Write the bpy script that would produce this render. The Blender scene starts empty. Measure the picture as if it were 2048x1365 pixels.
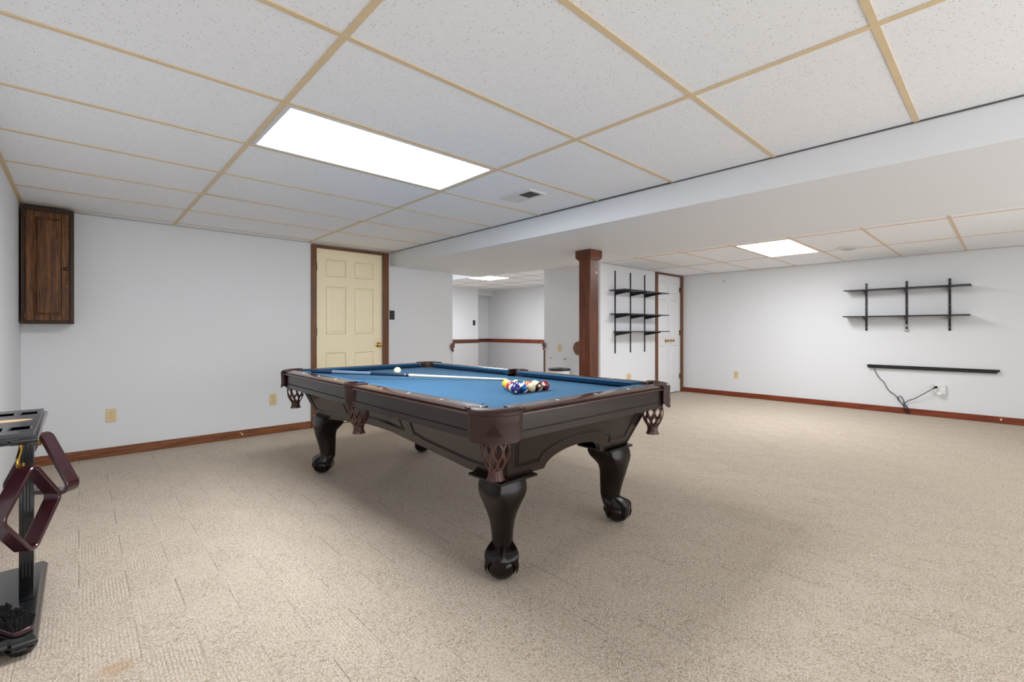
import bpy, bmesh, math, random
from mathutils import Vector, Matrix

random.seed(7)
SC = bpy.context.scene
COL = SC.collection
pi = math.pi

# ------------------------------------------------------------------ camera
CAM_H = 1.097
cd = bpy.data.cameras.new('camera')
cd.sensor_width = 36.0
cd.lens = 925.17 * 36.0 / 2048.0
cd.shift_y = -21.75 / 2048.0
cd.clip_start = 0.02
cam = bpy.data.objects.new('camera', cd)
COL.objects.link(cam)
cam.location = (0, 0, CAM_H)
cam.rotation_euler = (pi / 2, 0, -0.752057)
SC.camera = cam

# ------------------------------------------------------------------ world, exposure
WORLD = 1.55        # even ambient that enters where the basement goes on behind the viewer
w = bpy.data.worlds.new('world'); SC.world = w
w.use_nodes = True
w.node_tree.nodes['Background'].inputs[0].default_value = (0.97, 0.98, 1.0, 1)
w.node_tree.nodes['Background'].inputs[1].default_value = WORLD
SC.view_settings.view_transform = 'Standard'
SC.view_settings.look = 'None'
SC.view_settings.gamma = 1.0
SC.view_settings.exposure = 1.06
SC.view_settings.use_curve_mapping = False
try:
    SC.cycles.max_bounces = 7
    SC.cycles.diffuse_bounces = 5
    SC.cycles.glossy_bounces = 3
    SC.cycles.sample_clamp_indirect = 6.0
    SC.cycles.caustics_reflective = False
    SC.cycles.caustics_refractive = False
except Exception:
    pass
LAMP = 14.6            # radiance of the fluorescent diffusers

# ------------------------------------------------------------------ room dimensions (metres)
XL, XR = -0.337, 7.912       # left and right walls
YB, YR = 5.328, -2.15        # far wall; the model stops here behind the camera, where the basement goes on
ZC, ZC2 = 2.076, 2.067       # drop ceilings
BX0, BX1, BZ = 2.875, 4.46, 1.901   # wide soffit
CLX, CLY = 5.45, 3.975       # closet block corner
CLE = 5.07                   # far end of the closet block
ALX, ALY = 7.42, 8.36        # alcove walls

# ------------------------------------------------------------------ materials
def lin(c):
    if isinstance(c, str):
        c = c.lstrip('#'); c = [int(c[i:i + 2], 16) / 255 for i in (0, 2, 4)]
        return tuple((v / 12.92 if v <= .04045 else ((v + .055) / 1.055) ** 2.4) for v in c) + (1,)
    return tuple(c)[:3] + (1,)

class NT:
    def __init__(s, name):
        s.m = bpy.data.materials.new(name); s.m.use_nodes = True
        s.t = s.m.node_tree; s.b = s.t.nodes['Principled BSDF']
    def n(s, typ, **kw):
        nd = s.t.nodes.new(typ)
        for k, v in kw.items():
            if k.startswith('i_'):
                key = k[2:]
                key = int(key) if key.isdigit() else key.replace('_', ' ')
                nd.inputs[key].default_value = v
            else: setattr(nd, k, v)
        return nd
    def l(s, a, b): s.t.links.new(a, b)
    def math(s, op, a, b=None, c=None, clamp=False):
        nd = s.t.nodes.new('ShaderNodeMath'); nd.operation = op; nd.use_clamp = clamp
        for i, v in enumerate((a, b, c)):
            if v is None: continue
            if isinstance(v, (int, float)): nd.inputs[i].default_value = v
            else: s.l(v, nd.inputs[i])
        return nd.outputs[0]
    def mix(s, f, a, b, blend='MIX'):
        nd = s.t.nodes.new('ShaderNodeMix'); nd.data_type = 'RGBA'; nd.blend_type = blend
        for sock, v in ((nd.inputs[0], f), (nd.inputs[6], a), (nd.inputs[7], b)):
            if isinstance(v, (int, float)): sock.default_value = v
            elif isinstance(v, tuple): sock.default_value = v
            else: s.l(v, sock)
        return nd.outputs[2]
    def ramp(s, f, stops):
        nd = s.t.nodes.new('ShaderNodeValToRGB'); s.l(f, nd.inputs[0])
        while len(nd.color_ramp.elements) < len(stops): nd.color_ramp.elements.new(.5)
        for e, (p, c) in zip(nd.color_ramp.elements, stops):
            e.position = p; e.color = lin(c) if isinstance(c, str) else c
        return nd.outputs[0]
    def bump(s, h, strength=.3, dist=.001):
        nd = s.n('ShaderNodeBump'); nd.inputs['Strength'].default_value = strength
        nd.inputs['Distance'].default_value = dist
        s.l(h, nd.inputs['Height']); s.l(nd.outputs[0], s.b.inputs['Normal'])
    def obj(s, scale=(1, 1, 1)):
        tc = s.n('ShaderNodeTexCoord'); mp = s.n('ShaderNodeMapping')
        mp.inputs['Scale'].default_value = scale
        s.l(tc.outputs['Object'], mp.inputs[0]); return mp.outputs[0]
    def geo(s):
        return s.n('ShaderNodeNewGeometry').outputs['Position']
    def noise(s, vec, scale, detail=3, rough=.55):
        nd = s.n('ShaderNodeTexNoise'); nd.inputs['Scale'].default_value = scale
        nd.inputs['Detail'].default_value = detail; nd.inputs['Roughness'].default_value = rough
        s.l(vec, nd.inputs['Vector']); return nd.outputs[0]
    def col(s, v):
        if isinstance(v, tuple): s.b.inputs['Base Color'].default_value = v
        else: s.l(v, s.b.inputs['Base Color'])
    def set(s, **kw):
        for k, v in kw.items(): s.b.inputs[k.replace('_', ' ')].default_value = v

def plain(name, c, rough=.5, metal=0.0, spec=.5, nz=0.0, nscale=40, bump=0.0, coat=0.0):
    t = NT(name); c = lin(c)
    if nz > 0:
        f = t.noise(t.obj(), nscale, 4)
        d = tuple(v * (1 - nz) for v in c[:3]) + (1,); e = tuple(min(1, v * (1 + nz)) for v in c[:3]) + (1,)
        t.col(t.mix(f, d, e))
        if bump: t.bump(f, bump)
    else: t.col(c)
    t.set(Roughness=rough, Metallic=metal, Specular_IOR_Level=spec, Coat_Weight=coat)
    return t.m

def wood(name, dark, mid, light, axis='z', rough=.35, scale=1.0, spec=.5, coat=0.0):
    t = NT(name)
    st = {'x': (1.2, 22, 22), 'y': (22, 1.2, 22), 'z': (22, 22, 1.2)}[axis]
    v = t.obj(tuple(a * scale for a in st))
    a = t.noise(v, 3.0, 4, .62)
    v2 = t.obj(tuple(a_ * scale * 4 for a_ in st))
    b = t.noise(v2, 4.0, 1, .6)
    f = t.math('ADD', t.math('MULTIPLY', a, .75), t.math('MULTIPLY', b, .25))
    t.col(t.ramp(f, [(.34, dark), (.5, mid), (.66, light)]))
    t.set(Roughness=rough, Specular_IOR_Level=spec, Coat_Weight=coat, Coat_Roughness=.15)
    t.bump(f, .12, .0006)
    return t.m

def wall_mat(name, c):
    t = NT(name); g = t.geo()
    a = t.noise(g, 1.3, 1)
    c = lin(c); d = tuple(v * .96 for v in c[:3]) + (1,)
    t.col(t.mix(a, c, d)); t.set(Roughness=.55, Specular_IOR_Level=.35)
    return t.m

def carpet_mat():
    t = NT('loop_carpet'); g = t.geo()
    sp = t.n('ShaderNodeSeparateXYZ'); t.l(g, sp.inputs[0]); x, y = sp.outputs[0], sp.outputs[1]
    PX, PY = .155, .49
    cx = t.math('DIVIDE', x, PX); ci = t.math('FLOOR', cx); cf = t.math('FRACT', cx)
    odd = t.math('FRACT', t.math('MULTIPLY', ci, .5))         # 0 or .5
    cy = t.math('ADD', t.math('DIVIDE', y, PY), odd)
    cyf = t.math('FRACT', cy)
    ribbed = t.math('LESS_THAN', cyf, .55)
    # warped coordinates so that yarn rows are never ruler straight
    wn = t.noise(g, 55, 0)
    wob = t.math('MULTIPLY', t.math('SUBTRACT', wn, .5), .010)
    xr = t.math('ADD', x, wob)
    rib = t.math('SINE', t.math('MULTIPLY', xr, 2 * pi / .0118))
    ribh = t.math('MULTIPLY_ADD', rib, t.math('MULTIPLY_ADD', t.noise(g, 3.0, 1), 1.5, -.38), .60, clamp=True)
    vor = t.n('ShaderNodeTexVoronoi'); vor.inputs['Scale'].default_value = 200.0
    t.l(g, vor.inputs['Vector'])
    loop = vor.outputs['Distance']; lc = vor.outputs['Color']
    loop01 = t.math('MULTIPLY', loop, 1.35, clamp=True)
    sc = t.n('ShaderNodeSeparateColor'); t.l(lc, sc.inputs[0])
    rnd, rnd2 = sc.outputs[0], sc.outputs[1]
    # groove value: 1 on the yarn, 0 in the gap
    gap_p = t.math('SUBTRACT', 1.0, t.math('POWER', loop01, 1.6))
    gap_r = t.math('MULTIPLY', t.math('POWER', ribh, .55), t.math('MULTIPLY_ADD', gap_p, .74, .25))
    h = t.math('ADD', t.math('MULTIPLY', ribbed, gap_r), t.math('MULTIPLY', t.math('SUBTRACT', 1.0, ribbed), gap_p))
    # seams down one edge of the ribbed blocks
    seam_d = t.math('MULTIPLY', t.math('ABSOLUTE', t.math('SUBTRACT', t.math('ADD', cf, t.math('MULTIPLY', wob, 2.0)), .5)), PX)
    seam = t.math('MULTIPLY', t.math('GREATER_THAN', seam_d, PX * .5 - .0024), t.math('LESS_THAN', cyf, .62))
    seam = t.math('MULTIPLY', seam, t.math('GREATER_THAN', cf, .5))
    seam = t.math('MULTIPLY', seam, t.math('MULTIPLY_ADD', t.noise(g, 2.3, 1), 3.2, -1.02, clamp=True))
    fleck = t.ramp(rnd, [(0.0, '#a39380'), (.10, '#c1b19e'), (.30, '#d2c5b5'), (.62, '#dbd0c2'), (.86, '#e3dacf'), (1.0, '#cbb89f')])
    big = t.noise(g, 1.1, 1)
    base = t.mix(t.math('MULTIPLY', big, .35), fleck, lin('#cfbfa9'))
    dk = t.mix(t.math('MULTIPLY', t.math('SUBTRACT', 1.0, h), .56), base, lin('#7d6e5c'))
    dk = t.mix(t.math('MULTIPLY', seam, .72), dk, lin('#4f4336'))
    # an old tan spill by the cue stand, ragged in outline
    dx = t.math('SUBTRACT', x, .085); dy = t.math('SUBTRACT', y, 1.965)
    rr = t.math('SQRT', t.math('ADD', t.math('POWER', dx, 2.0), t.math('POWER', dy, 2.0)))
    rr = t.math('ADD', rr, t.math('MULTIPLY', t.math('SUBTRACT', t.noise(g, 26, 1), .5), .07))
    st = t.math('MULTIPLY', t.math('MULTIPLY_ADD', rr, -26.0, 1.62, clamp=True), .42)
    dk = t.mix(st, dk, lin('#a98555'))
    t.col(dk); t.set(Roughness=.95, Specular_IOR_Level=.1)
    hh = t.math('SUBTRACT', h, t.math('MULTIPLY', seam, 1.2))
    t.bump(hh, .55, .004)
    return t.m

def tile_mat():
    t = NT('mineral_ceiling_tile'); g = t.geo()
    vor = t.n('ShaderNodeTexVoronoi'); vor.inputs['Scale'].default_value = 95.0
    vor.inputs['Randomness'].default_value = 1.0
    t.l(g, vor.inputs['Vector'])
    sc = t.n('ShaderNodeSeparateColor'); t.l(vor.outputs['Color'], sc.inputs[0])
    small = t.math('MULTIPLY', sc.outputs[0], .24)
    hole = t.math('LESS_THAN', vor.outputs['Distance'], small)
    n = t.noise(g, 70, 1)
    base = t.mix(n, lin('#eceef1'), lin('#f4f6f8'))
    t.col(t.mix(t.math('MULTIPLY', hole, .55), base, lin('#6f6e6a')))
    t.set(Roughness=.9, Specular_IOR_Level=.15)
    t.bump(t.math('SUBTRACT', n, hole), .3, .0015)
    return t.m

def felt_mat():
    t = NT('blue_felt'); g = t.obj()
    a = t.noise(g, 900, 2); b = t.noise(g, 14, 3)
    f = t.math('MULTIPLY_ADD', a, .6, t.math('MULTIPLY', b, .4))
    t.col(t.mix(f, lin('#154463'), lin('#285d7f')))
    t.set(Roughness=.85, Specular_IOR_Level=.25, Sheen_Weight=.22, Sheen_Roughness=.4)
    t.b.inputs['Sheen Tint'].default_value = lin('#b9cfe0')
    t.bump(a, .15, .0004)
    return t.m

def emis(name, c, s):
    t = NT(name); t.col(lin(c)); t.b.inputs['Emission Color'].default_value = lin(c)
    t.b.inputs['Emission Strength'].default_value = s; t.set(Roughness=.5)
    return t.m

def beadboard_mat():
    t = NT('grey_beadboard'); g = t.geo()
    sp = t.n('ShaderNodeSeparateXYZ'); t.l(g, sp.inputs[0])
    s_ = t.math('FRACT', t.math('DIVIDE', t.math('ADD', sp.outputs[0], sp.outputs[1]), .05))
    gr = t.math('LESS_THAN', s_, .12)
    t.col(t.mix(gr, lin('#c3c3c4'), lin('#b4b4b5'))); t.set(Roughness=.6)
    t.bump(t.math('SUBTRACT', 1.0, gr), .5, .003)
    return t.m

M = dict(
    wall=wall_mat('white_wall_paint', '#dfe1e3'),
    soffit=wall_mat('white_soffit_paint', '#e5e8eb'),
    carpet=carpet_mat(), tile=tile_mat(), felt=felt_mat(),
    tee=plain('tan_ceiling_grid', '#dcc6a0', .45, nz=.08, nscale=12),
    tee_peach=plain('peach_ceiling_grid', '#dfc2a6', .45, nz=.08, nscale=12),
    tee_white=plain('off_white_ceiling_grid', '#b9b9b8', .5),
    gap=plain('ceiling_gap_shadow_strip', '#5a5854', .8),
    base=wood('baseboard_wood', '#552b13', '#7a4520', '#905528', 'x', .4),
    base_y=wood('baseboard_red_wood', '#54200e', '#7a3317', '#8c4424', 'y', .4),
    casing=wood('casing_wood', '#46260f', '#683d1d', '#7f5029', 'z', .4),
    casing_x=wood('casing_wood_head', '#46260f', '#683d1d', '#7f5029', 'x', .4),
    oak=wood('cabinet_oak', '#2c1507', '#5c3717', '#855529', 'z', .45, .8, spec=.3),
    oak_dark=wood('cabinet_oak_dark', '#1c0d05', '#36200e', '#4a2b13', 'z', .45, .8, spec=.3),
    post=wood('column_wood', '#3d190a', '#5f2d13', '#75401f', 'z', .3, .8, coat=.2),
    rail_wood=wood('chair_rail_wood', '#3f1f13', '#59301f', '#6b3d29', 'x', .4),
    carved=plain('carved_brown_wood', '#6d4a3c', .5, nz=.3, nscale=60),
    cream=plain('cream_door_paint', '#f6e9c6', .4, nz=.02, nscale=5),
    white=plain('white_door_paint', '#dfe0e2', .4),
    brass=plain('polished_brass', '#c8a050', .22, 1.0),
    bronze=plain('dark_bronze', '#4a3a22', .4, .8),
    beige=plain('beige_plastic', '#d8c294', .4),
    beige_dark=plain('outlet_slot_dark', '#4a3d28', .6),
    white_pl=plain('white_plastic', '#e6e7e6', .35),
    black_pl=plain('black_plastic', '#0c0c0d', .35),
    black_steel=plain('black_painted_steel', '#121213', .38),
    chrome=plain('dull_nickel', '#a8a8a6', .35, .9),
    table=wood('espresso_wood', '#140c0a', '#1f1412', '#2a1c18', 'x', .27, .6, spec=.5, coat=.12),
    leg=plain('espresso_leg_lacquer', '#120a08', .20, nz=.2, nscale=6, spec=.32, coat=.0),
    railtop=wood('polished_rail_wood', '#2a1714', '#3c231d', '#4c2d26', 'y', .19, .6, spec=.6, coat=.35),
    groove=plain('black_groove', '#050404', .6),
    leather=plain('brown_leather', '#35211c', .42, nz=.18, nscale=220, bump=.25, spec=.28),
    leather_net=plain('net_leather', '#4c2c27', .42, nz=.2, nscale=90),
    pearl=plain('pearl_inlay', '#e9e4d8', .25),
    ivory=plain('ball_ivory', '#efe6c4', .1, coat=.6),
    cueball=plain('cue_ball_cream', '#f3efc6', .12, coat=.6),
    ink=plain('ink_black', '#101010', .4),
    maple=plain('cue_maple', '#efdcb9', .3, nz=.05, nscale=20),
    cue_navy=plain('cue_navy_lacquer', '#0e2440', .2, coat=.4),
    wrap=plain('cue_grey_wrap', '#5c6f86', .8, nz=.2, nscale=300),
    tipblue=plain('cue_tip', '#7d8fa0', .8),
    rackblack=plain('rack_black_lacquer', '#0d0f11', .22, coat=.4),
    rackgrey=plain('rack_slate_lacquer', '#34353a', .3, coat=.3),
    maroon=plain('maroon_lacquer', '#34131a', .24, nz=.2, nscale=20, coat=.4),
    inlay=plain('light_wood_inlay', '#d9b98a', .4, nz=.1, nscale=60),
    bristle=plain('black_bristle', '#070707', .8),
    sponge=plain('bin_white', '#e9e9e6', .4),
    lamp=emis('fluorescent_diffuser', '#f8faff', LAMP), lamp_right=emis('right_room_diffuser', '#f8faff', LAMP * .86), lamp_far=emis('alcove_diffuser', '#f8faff', LAMP * 1.9),
    vent_dark=plain('vent_dark_steel', '#4a4a4a', .6),
    vent_white=plain('vent_white_enamel', '#d7d7d6', .45),
    bead=beadboard_mat(),
    copper=plain('plaque_bronze_wood', '#7a523f', .45, nz=.35, nscale=70),
)

# ------------------------------------------------------------------ mesh helpers
class MB:
    def __init__(s): s.v = []; s.f = []
    def add(s, vs, fs):
        o = len(s.v); s.v += [tuple(p) for p in vs]; s.f += [[i + o for i in f] for f in fs]; return s
    def box(s, x0, x1, y0, y1, z0, z1):
        return s.add([(x0, y0, z0), (x1, y0, z0), (x1, y1, z0), (x0, y1, z0), (x0, y0, z1), (x1, y0, z1), (x1, y1, z1), (x0, y1, z1)],
                     [[0, 3, 2, 1], [4, 5, 6, 7], [0, 1, 5, 4], [1, 2, 6, 5], [2, 3, 7, 6], [3, 0, 4, 7]])
    def loft(s, rings, caps=True, close=True):
        n = len(rings[0]); vs = [p for r in rings for p in r]; fs = []
        for a in range(len(rings) - 1):
            for i in range(n if close else n - 1):
                j = (i + 1) % n
                fs.append([a * n + i, a * n + j, (a + 1) * n + j, (a + 1) * n + i])
        if caps:
            fs.append(list(range(n))[::-1]); fs.append([(len(rings) - 1) * n + i for i in range(n)])
        return s.add(vs, fs)
    def ringloft(s, rings):                # closed both ways
        n = len(rings[0]); k = len(rings); vs = [p for r in rings for p in r]; fs = []
        for a in range(k):
            b = (a + 1) % k
            for i in range(n):
                j = (i + 1) % n
                fs.append([a * n + i, a * n + j, b * n + j, b * n + i])
        return s.add(vs, fs)
    def prism(s, poly, fn, a, b):
        return s.loft([[fn(p[0], p[1], a) for p in poly], [fn(p[0], p[1], b) for p in poly]])
    def lathe(s, prof, c=(0, 0, 0), n=24, axis='z', caps=True):
        def P(r, h, t):
            u, q = r * math.cos(t), r * math.sin(t)
            if axis == 'z': return (c[0] + u, c[1] + q, c[2] + h)
            if axis == 'x': return (c[0] + h, c[1] + u, c[2] + q)
            return (c[0] + u, c[1] + h, c[2] + q)
        return s.loft([[P(r, h, 2 * pi * i / n) for i in range(n)] for r, h in prof], caps)
    def tube(s, path, r, n=10, flat=None):
        P = [Vector(p) for p in path]; rad = r if isinstance(r, (list, tuple)) else [r] * len(P)
        rings = []; up = None
        for i, p in enumerate(P):
            t = (P[min(i + 1, len(P) - 1)] - P[max(i - 1, 0)]).normalized()
            if up is None:
                up = Vector((0, 0, 1)) if abs(t.z) < .9 else Vector((1, 0, 0))
            a = (up - t * up.dot(t)).normalized(); b = t.cross(a); up = a
            rings.append([tuple(p + (a * math.cos(2 * pi * k / n) + b * math.sin(2 * pi * k / n)) * rad[i]) for k in range(n)])
        return s.loft(rings)
    def sphere(s, c, r, n=24, m=14, sz=1.0):
        rings = []
        for j in range(1, m):
            t = pi * j / m
            rings.append([(c[0] + r * math.sin(t) * math.cos(2 * pi * i / n), c[1] + r * math.sin(t) * math.sin(2 * pi * i / n), c[2] + r * sz * math.cos(t)) for i in range(n)])
        return s.loft(rings)
    def build(s, name, mat, parent=None, bevel=0, seg=2, smooth=35, loc=None):
        me = bpy.data.meshes.new(name); me.from_pydata(s.v, [], s.f); me.update()
        bm = bmesh.new(); bm.from_mesh(me); bmesh.ops.recalc_face_normals(bm, faces=bm.faces); bm.to_mesh(me); bm.free()
        return put(name, me, mat, parent, bevel, seg, smooth, loc)

def put(name, me, mat, parent=None, bevel=0, seg=2, smooth=35, loc=None):
    o = bpy.data.objects.new(name, me); COL.objects.link(o)
    if mat and not me.materials: me.materials.append(M[mat] if isinstance(mat, str) else mat)
    if smooth and me.users == 1:
        me.shade_smooth(); me.set_sharp_from_angle(angle=math.radians(smooth))
    if parent: o.parent = parent
    if bevel:
        b = o.modifiers.new('bevel', 'BEVEL'); b.width = bevel; b.segments = seg; b.limit_method = 'ANGLE'; b.angle_limit = math.radians(40)
        b.harden_normals = False
    if loc: o.location = loc
    return o

def box(name, mat, x0, x1, y0, y1, z0, z1, parent=None, bevel=0, **kw):
    return MB().box(x0, x1, y0, y1, z0, z1).build(name, mat, parent, bevel, **kw)

def empty(name, loc=(0, 0, 0), rz=0):
    o = bpy.data.objects.new(name, None); COL.objects.link(o); o.location = loc; o.rotation_euler = (0, 0, rz)
    o.empty_display_size = .1
    return o

def tag(o, label=None, cat=None, group=None, kind=None):
    if label: o['label'] = label
    if cat: o['category'] = cat
    if group: o['group'] = group
    if kind: o['kind'] = kind
    return o

def struct(o, label=None): return tag(o, label, kind='structure')

def copy_tree(o, parent=None):
    c = o.copy(); COL.objects.link(c); c.parent = parent
    for ch in list(o.children): copy_tree(ch, c)
    return c

def round_poly(pts, r, n=6):
    out = []; k = len(pts)
    for i in range(k):
        p = Vector(pts[i]); a = (Vector(pts[i - 1]) - p).normalized(); b = (Vector(pts[(i + 1) % k]) - p).normalized()
        ang = a.angle(b); d = r / math.tan(ang / 2)
        p0, p1 = p + a * d, p + b * d; c = p + (a + b).normalized() * (r / math.sin(ang / 2))
        a0 = math.atan2(p0.y - c.y, p0.x - c.x); a1 = math.atan2(p1.y - c.y, p1.x - c.x)
        da = (a1 - a0 + pi) % (2 * pi) - pi
        for q in range(n + 1):
            t = a0 + da * q / n; out.append((c.x + r * math.cos(t), c.y + r * math.sin(t)))
    return out

# ================================================================== the setting
T = .12
# floor
struct(box('floor', 'carpet', XL - T, 8.05, YR - T, 9.1, -.06, 0), 'beige loop carpet with woven block pattern')

# walls
struct(box('wall_left', 'wall', XL - T, XL, YR - T, YB + T, 0, 2.3), 'white wall behind the cue stand')
mb = MB(); D0, D1, DZ = 1.955, 2.764, 2.032
mb.box(XL, D0, YB, YB + T, 0, 2.3).box(D1, 3.837, YB, YB + T, 0, 2.3).box(D0, D1, YB, YB + T, DZ, 2.3)
struct(mb.build('wall_back', 'wall'), 'white far wall with the cream door')
struct(box('wall_right', 'wall', XR, XR + T, YR - T, CLY + T, 0, 2.3), 'white wall with two long black shelves')
C0, C1 = 7.04, 7.82
mb = MB().box(CLX, C0, CLY, CLY + T, 0, 2.3).box(C1, XR, CLY, CLY + T, 0, 2.3).box(C0, C1, CLY, CLY + T, 2.037, 2.3)
struct(mb.build('wall_closet', 'wall'), 'white closet wall with three short black shelves')
mb = MB().box(CLX, CLX + T, CLY + T, CLE, 0, 2.3).box(CLX + T, XR, CLE - T, CLE, 0, 2.3)
struct(mb.build('wall_passage', 'wall'), 'white closet side wall behind the wooden column')
struct(box('rear_light_block', 'wall', 6.0, XR + T, YR - T, YR, 0, 2.3), 'unseen wall piece added behind the viewer to dim the right side')  # added out of view to hold ambient light off the right side
SX = 6.745
mb = MB().box(3.0, SX, ALY, ALY + T, 0, 2.75).box(SX - .01, SX, ALY + T, 8.8, 0, 2.75).box(SX - .01, ALX + T, 8.8, 8.9, 0, 2.75)
mb.box(SX, ALX, 8.6, 8.8, 1.93, 2.2)
wf = struct(mb.build('wall_alcove_far', 'wall'), 'white far wall of the stair alcove')
was = struct(box('wall_alcove_side', 'wall', ALX, ALX + T, CLE, 8.9, 0, 2.75), 'white side wall of the stair alcove')
struct(box('wall_stair', 'wall', 3.0 - T, 3.0, YB + T, ALY + T, 0, 2.75), 'white stairwell wall')
# beadboard and chair rails in the alcove
box('wainscot', 'bead', 3.0, SX - .002, ALY - .008, ALY, 0, .81, wf)
box('wainscot', 'bead', SX + .002, ALX - .008, 8.792, 8.8, 0, .81, wf)
box('wainscot', 'bead', ALX - .008, ALX, CLE + .01, 8.8, 0, .81, was)
struct(box('trim_1', 'rail_wood', 3.0, SX + .012, ALY - .028, ALY - .0005, .808, .886, bevel=.006), 'brown chair rail on the alcove far wall')
struct(box('trim_2', 'rail_wood', SX + .012, ALX - .0005, 8.77, 8.7995, .808, .886, bevel=.006), 'brown chair rail in the alcove recess')
struct(box('trim_3', 'base_y', ALX - .028, ALX - .0005, CLE + .02, 8.77, .808, .886, bevel=.006), 'brown chair rail on the alcove side wall')

# the wide dropped soffit
mb = MB().box(BX0, BX1, YR, YB, BZ, 2.4).box(3.837, BX1, YB, YB + T, BZ, 2.4)
struct(mb.build('ceiling_soffit', 'soffit', bevel=.004), 'wide white boxed soffit between the two ceilings')
struct(box('soffit_shadow_strip', 'gap', BX0 - .007, BX0, YR, YB, ZC - .004, ZC + .012), 'dark strip painted as the shadow line along the soffit')  # dark-coloured strip stands in for the shade where tiles meet the soffit

# ceilings: separate lay-in tiles between tees
TILE = {}
def lay_tile(parent, x0, x1, y0, y1, z, mat='tile', tilt=0.0):
    g = .0035
    key = (round(x1 - x0, 3), round(y1 - y0, 3), mat)
    if key not in TILE:
        hx, hy = (x1 - x0) / 2 - g, (y1 - y0) / 2 - g
        TILE[key] = MB().box(-hx, hx, -hy, hy, 0, .016)
        o = TILE[key].build('ceiling_tile', mat, parent, smooth=0); TILE[key] = o.data
    else:
        o = put('ceiling_tile', TILE[key], None, parent, smooth=0)
    o.location = ((x0 + x1) / 2, (y0 + y1) / 2, z + .0025)
    o.rotation_euler = (0, tilt, 0)
    return o

def grid_ceiling(name, label, xs, ys, z, teemat, skip=(), tw=.024, main=(), tilts={}):
    root = struct(empty(name, (0, 0, 0)), label)
    for i in range(len(xs) - 1):
        for j in range(len(ys) - 1):
            if (i, j) in skip: continue
            lay_tile(root, xs[i], xs[i + 1], ys[j], ys[j + 1], z, tilt=tilts.get((i, j), 0))
    h = tw / 2
    for i, x in enumerate(xs[1:-1]):
        box('main_tee', teemat, x - h, x + h, ys[0], ys[-1], z - .0012, z + .002, root)
    for j, y in enumerate(ys[1:-1]):
        for i in range(len(xs) - 1):
            a = xs[i] + (h if i else 0); b = xs[i + 1] - (h if i < len(xs) - 2 else 0)
            box('cross_tee', teemat, a, b, y - h * .92, y + h * .92, z - .001, z + .002, root)
    return root

ys = [YR] + [1.5076 + .6096 * j for j in range(-5, 7)] + [YB]
xs = [XL, .6457, 1.865, BX0]
def row(y, L): return min(range(len(L)), key=lambda k: abs(L[k] - y))
r1 = row(2.117, ys)
rv = row(2.117, ys)
cm = grid_ceiling('ceiling', 'tiled drop ceiling over the pool table', xs, ys, ZC, 'tee', skip={(1, r1)},
                  tilts={(1, row(3.946, ys) - 1): .004, (2, row(1.508, ys)): -.006, (2, rv): -.005})
box('wall_angle', 'tee', XL, XL + .022, YR, YB, ZC - .0015, ZC + .001, cm)
box('wall_angle', 'tee_white', XL, BX0, YB - .02, YB, ZC - .0015, ZC + .001, cm)
box('ceiling_backing', 'gap', XL, BX0, YR, YB, ZC + .08, ZC + .10, cm)

ys2 = [YR] + [.335 + .6096 * j for j in range(-4, 6)] + [CLY]
xs2 = [BX1, 5.5, 6.72, XR]
r2 = row(1.554, ys2)
c2 = grid_ceiling('ceiling', 'tiled drop ceiling over the open floor beyond the soffit', xs2, ys2, ZC2, 'tee_peach', skip={(1, r2)})
lay_tile(c2, BX1, CLX, CLY, 4.55, ZC2); lay_tile(c2, BX1, CLX, 4.55, YB + T, ZC2)
box('cross_tee', 'tee_peach', BX1, CLX, 4.54, 4.56, ZC2 - .001, ZC2 + .002, c2)
box('cross_tee', 'tee_peach', BX1, CLX, CLY - .011, CLY + .011, ZC2 - .001, ZC2 + .002, c2)
box('ceiling_backing', 'gap', BX1, XR, YR, YB + T, ZC2 + .08, ZC2 + .10, c2)
box('wall_angle', 'tee_white', XR - .02, XR, YR, CLY, ZC2 - .0015, ZC2 + .001, c2)
box('wall_angle', 'tee_white', CLX, XR, CLY - .02, CLY, ZC2 - .0015, ZC2 + .001, c2)

xs3 = [5.27, 5.88, 6.49, 7.10, ALX]
ys3 = [YB + T, 5.76, 6.29, 6.90, 7.51, 8.12, 8.8]
c3 = grid_ceiling('ceiling', 'square tiled ceiling of the stair alcove', xs3, ys3, ZC2, 'tee_white', skip={(0, 2)}, tw=.018)
box('ceiling_backing', 'gap', 5.27, ALX, YB, 8.9, ZC2 + .09, ZC2 + .11, c3)
box('stairwell_header', 'soffit', 5.24, 5.27, YB, ALY, ZC2 - .004, 2.75, c3)
box('stairwell_top', 'soffit', 3.0, 5.27, YB, ALY + T, 2.70, 2.78, c3)
box('stairwell_front', 'soffit', 3.0, 3.837, YB + T - .02, YB + T, BZ, 2.75, c3)
box('stairwell_front', 'soffit', 3.837, BX1, YB + T, YB + T + .02, BZ, 2.75, c3)
box('stairwell_front', 'soffit', BX1, 5.27, YB + T, YB + T + .02, ZC2, 2.75, c3)
box('passage_ceiling', 'tile', CLX, ALX, CLE, YB + T, ZC2, ZC2 + .05, c3)

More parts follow.
